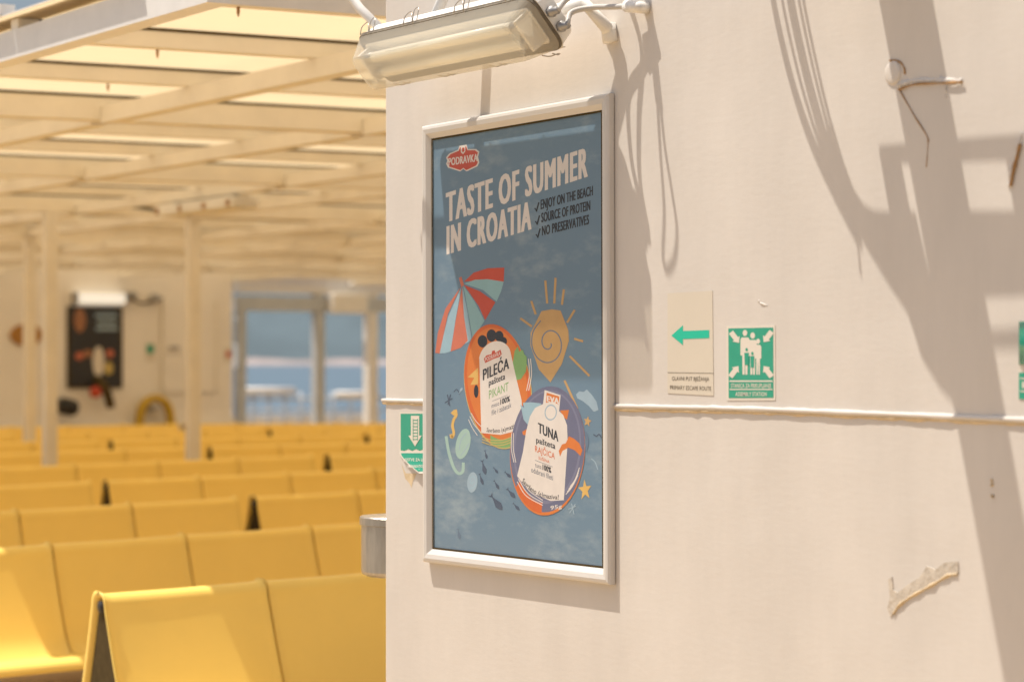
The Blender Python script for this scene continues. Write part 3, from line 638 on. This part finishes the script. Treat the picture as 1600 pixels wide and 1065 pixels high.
while py < Y1:
    purl.append(py)
    if min(abs(py - q) for q in mains) > .2: bar_x('purlin', py, RZ + .055, RZ + .118, .06)
    else: bar_x('purlin', py, RZ + .087, RZ + .118, .06)
    bar_x('gap_shade_strip', py, RZ + .1085, RZ + .1186, .068, EX + .07, X1, 'dark')  # dark bar standing for the shaded gap between purlin and sheet
    py += 1.005
braces = [EX + .03, 3.85, 5.05, 6.25, 7.1, 8.6, 10.0, 11.6, 13.2, 15.0]
for i, X in enumerate(braces):
    zb = RZ - .012 + rc(X)
    if i == 0:
        box('edge_beam', (X - .035, X + .035, Y0 - .3, Y1, RZ - .005, RZ + .085), 'white', roof)
        box('edge_flashing', (X - .045, X + .05, Y0 - .3, Y1, RZ + .126, RZ + .138), 'white', roof)
        for q in (7.35, 10.2, 13.1): box('flashing_clip', (X - .05, X + .0, q, q + .12, RZ + .14, RZ + .175), 'white', roof)
    else:
        ys = [Y0] + mains + [Y1]
        for a, b_ in zip(ys[:-1], ys[1:]): box('brace', (X - .035, X + .035, a + .052, b_ - .052, zb, zb + .066), 'cream', roof)
sx = [EX - .042, 4.9, 7.0, 9.1, 11.2, 13.3, 15.4, X1]
for a, b_ in zip(purl[:-1], purl[1:]):
    for x0, x1 in zip(sx[:-1], sx[1:]):
        V = [(x, y, RZ + .120 + z + rc(x)) for z in (0, .005) for x in (x0 + .003, x1 - .003) for y in (a + .003, b_ - .003)]
        obj('roof_sheet', V, [(0, 1, 3, 2), (4, 6, 7, 5), (0, 4, 5, 1), (2, 3, 7, 6), (0, 2, 6, 4), (1, 5, 7, 3)], 'sheet', roof)
for X, Y in ((3.05, 6.27), (3.25, 7.28), (4.4, 6.27), (3.5, 8.28), (4.1, 7.28), (4.9, 8.28)): tube('bolt', [(X, Y, RZ + .056), (X, Y, RZ + .04), (X, Y, RZ + .028)], [.005, .005, .0015], 'rust', roof, 6)
for X, Y in [(6.98, mains[1])] + [(7.1, q) for q in mains[2:]] + [(6.05, 15.3)]:
    box('post', (X - .04, X + .04, Y - .04, Y + .04, camber(X) - .01, RZ + rc(X) - .002), 'cream', roof)
def canopy_lamp(X, Y, lab):
    t = thing('canopy_lamp', lab, 'lamp', (X, Y, RZ + rc(X)), 'lamps under the canopy')
    box('lamp_body', (X - .09, X + .09, Y - .55, Y + .55, RZ + rc(X) - .10, RZ + rc(X) - .03), 'white', t, .015)
    for q in (-.5, -.17, .17, .5): box('lamp_latch', (X - .096, X + .096, Y + q - .02, Y + q + .02, RZ + rc(X) - .09, RZ + rc(X) - .05), 'rust', t)
    for q in (-.4, .4): box('hanger', (X - .02, X + .02, Y + q - .02, Y + q + .02, RZ + rc(X) - .029, RZ + rc(X) + .018), 'galv', t)
    tube('feed_cable', spline([(X, Y + .55, RZ + rc(X) - .06), (X + .05, Y + .75, RZ - .05 + rc(X)), (X, Y + 1.3, RZ + .01 + rc(X)), (X, Y + 2.2, RZ + .01 + rc(X))], 5), .012, 'black', t, 6)
canopy_lamp(6.25, 13.3, 'canopy lamp with a dark feed cable hung under a brace near the tall post')
canopy_lamp(6.25, 18.6, 'canopy lamp hung far back under a brace beyond the double posts')

# ---------------------------------------------------------------- far end: second deckhouse, railing, gate
FY = 27.0
fh = thing('far_deckhouse', 'cream deckhouse wall closing the far end of the bench deck', 'wall', (8, FY, 0))
FX1 = 13.05
M['fwall'] = mat('far_wall_paint', (.86, .82, .76), .55, vary=.06, vscale=1.5)
box('wall_panel', (4.0, FX1, FY, FY + 2.6, .0, RZ + .10), 'fwall', fh)
box('dado_ledge', (4.0, FX1 + .02, FY - .05, FY - .002, .72, .80), 'fwall', fh)
def at_far(x, y, q=FY):
    t = (x - 800) / F; d = q / (CS - t * SN); return Vector((d * (SN + t * CS), q, EYE + (HZ - y) / F * d))
def fbox(name, x0, x1, y0, y1, th, m, par, **kw):
    a = at_far(x0, y0); b_ = at_far(x1, y1); return box(name, (a.x, b_.x, FY - th, FY - .003, b_.z, a.z), m, par, **kw)
dr = fbox('door', 255, 335, 472, 612, .03, 'fwall', fh); a = at_far(262, 545)
box('door_handle', (a.x, a.x + .12, FY - .08, FY - .032, a.z, a.z + .03), 'galv', dr)
for x in (253, 336): fbox('door_frame', x - 1.5, x + 1.5, 470, 612, .045, 'cream', fh)
t = thing('far_poster', 'dark framed poster with pale lettering on the far deckhouse wall', 'poster', at_far(147, 603))
fbox('frame', 104, 190, 478, 606, .03, 'dark', t)
M['fpost'] = mat('dark_poster_print', (.035, .034, .036), .4, vary=.3, vscale=3)
def fprint(name, pix, m, par, th=.034): return obj(name, [at_far(x, y) + Vector((0, -th, 0)) for x, y in pix], [tuple(range(len(pix)))], m, par)
fprint('poster_sheet', [(107, 481), (187, 481), (187, 603), (107, 603)], 'fpost', t)
M['skin'] = mat('print_warm_brown', (.35, .16, .08), .5)
fprint('warm_print', oval(123, 500, 9, 19), 'skin', t, .037)
for x, y, w_ in ((147, 490, 34), (150, 501, 30), (148, 511, 34)): fprint('text_block', [(x, y), (x + w_, y), (x + w_, y + 5), (x, y + 5)], 'p_pale', t, .037)
for x, y, r1, r2, mm in ((152, 565, 9, 24, 'sticker'), (135, 552, 7, 6, 'skin'), (168, 575, 7, 10, 'p_gold'), (170, 552, 6, 6, 'p_coral'), (122, 556, 6, 6, 'p_coral')): fprint('product_print', oval(x, y, r1, r2), mm, t, .038)
t = thing('far_strip_lamp', 'white strip lamp mounted over the dark poster on the far wall', 'lamp', at_far(150, 476))
M['lit'] = mat('lit_diffuser', (.8, .8, .76), .4); e_ = M['lit'].node_tree.nodes['Principled BSDF']; e_.inputs['Emission Color'].default_value = (1, .95, .84, 1); e_.inputs['Emission Strength'].default_value = .45
fbox('lamp_body', 116, 188, 458, 475, .16, 'lit', t); fbox('end_cap', 112, 115.5, 457, 476, .15, 'galv', t); fbox('end_cap', 188.5, 192, 457, 476, .15, 'galv', t)
t = thing('oval_sign', 'orange brown oval plaque on the far deckhouse wall', 'sign', at_far(40, 540))
M['amber'] = mat('amber_paint', (.42, .20, .04), .5, vary=.1)
prism('plaque', [at_far(x, y) + Vector((0, -.004, 0)) for x, y in oval(40, 523, 25, 17)], (0, -.03, 0), 'amber', t); prism('plaque_rim', [at_far(x, y) + Vector((0, -.0345, 0)) for x, y in oval(40, 523, 21, 13.5)], (0, -.006, 0), 'amber', t)
t = thing('far_green_sign', 'small green safety sign beside the far door', 'sign', at_far(234, 562))
fbox('panel', 227, 242, 536, 564, .006, 'sticker', t); fprint('green_field', [(229, 538), (240, 538), (240, 552), (229, 552)], 'green', t, .008)
t = thing('far_red_notice', 'small red and white notice on the far wall right of the door', 'sign', at_far(356, 562))
fbox('panel', 350, 363, 544, 564, .006, 'sticker', t); fprint('red_mark', oval(356.5, 553, 4, 5), 'p_red', t, .008)
t = thing('hose_hoop', 'thick yellow hose hung in an arch on the far wall', 'hose', at_far(233, 668))
M['hose'] = mat('yellow_hose', (.55, .36, .03), .5)
for k, q in enumerate((0, .07)):
    tube('hose_coil', spline([at_far(x, y) + Vector((0, -.12 - q, 0)) for x, y in ((211, 690), (210, 655), (216, 632), (233, 621), (251, 630), (258, 655), (257, 690))], 6), .042, 'hose', t)
box('hose_bracket', (at_far(228, 640).x, at_far(238, 640).x, FY - .2, FY - .003, at_far(233, 640).z, at_far(233, 634).z), 'galv', t)
t = thing('hose_valve', 'dark hydrant valve with wheel and drooping hose under the dark poster', 'valve', at_far(155, 640))
tube('valve_body', spline([at_far(150, 592) + Vector((0, -.02, 0)), at_far(152, 600) + Vector((0, -.15, 0)), at_far(157, 614) + Vector((0, -.2, 0)), at_far(163, 636) + Vector((0, -.2, 0))], 5), .055, 'dark', t)
tube('valve_wheel', [at_far(138, 612) + Vector((0, -.2, 0)), at_far(138, 612) + Vector((0, -.24, 0))], .07, 'p_red', t, 16)
tube('hose_end', [at_far(95, 633) + Vector((0, -.05, 0)), at_far(97, 636) + Vector((0, -.3, 0))], .10, 'black', t, 14)
t = thing('cable_cluster', 'cluster of small fittings and cables high on the far wall', 'fitting', at_far(215, 470))
for x, y in ((203, 462), (238, 466)): tube('junction_box', [at_far(x, y) + Vector((0, -.004, 0)), at_far(x, y) + Vector((0, -.12, 0))], .05, 'galv', t, 10)
tube('cable', spline([at_far(x, y) + Vector((0, -.05, 0)) for x, y in ((192, 464), (203, 466), (218, 474), (238, 470), (252, 466))], 5), .013, 'dark', t)
# open side: portal frame, railing and stanchions toward the sea
t = thing('end_portal', 'grey white steel portal frame opening to the sea beside the far wall', 'frame', (FX1, FY + 1, 0))
def pz(x, y0, y1, wd, q, m='white', name='portal_post'):
    a = at_far(x, y0, q); b_ = at_far(x, y1, q); return box(name, (a.x - wd, a.x + wd, q - wd, q + wd, max(b_.z, camber(a.x)), a.z), m, t)
M['greyframe'] = mat('grey_frame_paint', (.50, .53, .56), .5, vary=.1)
pz(497, 455, 760, .065, FY + .6, 'greyframe'); pz(579, 455, 760, .07, FY + .6, 'white'); pz(375, 462, 760, .06, FY + .6, 'greyframe')
a = at_far(366, 462, FY + .6); b_ = at_far(610, 488, FY + .6); box('portal_header', (a.x, b_.x, FY + .52, FY + .68, b_.z, a.z), 'greyframe', t)
a = at_far(366, 424, FY + .6); b_ = at_far(610, 461, FY + .6); box('portal_header', (a.x, b_.x, FY + .52, FY + .68, b_.z, a.z), 'white', t)
a = at_far(512, 458, FY + .5); b_ = at_far(567, 490, FY + .5); box('lamp_box', (a.x, b_.x, FY + .35, FY + .51, b_.z, a.z), 'white', t, .02)
rl = thing('end_railing', 'white topped steel railing at the far end of the deck by the sea', 'railing', (FX1, FY + 3, 0))
q = FY + 3
for y, x0, x1, rr, mm in ((610, 375, 460, .05, 'white'), (616, 525, 590, .05, 'white'), (622, 370, 620, .02, 'greyframe'), (640, 370, 620, .015, 'greyframe')):
    tube('rail', [at_far(x0, y, q), at_far(x1, y, q)], rr, mm, rl, 8)
for x in (395, 420, 445, 470, 520, 548, 572): a = at_far(x, 612, q); tube('stanchion', [(a.x, q, camber(a.x)), a], .022, 'greyframe', rl, 8)
a = at_far(385, 650, q - .4); b_ = at_far(620, 672, q - .4); box('bulwark', (a.x, b_.x, q + .1, q + .16, camber(a.x), a.z), 'white', rl)
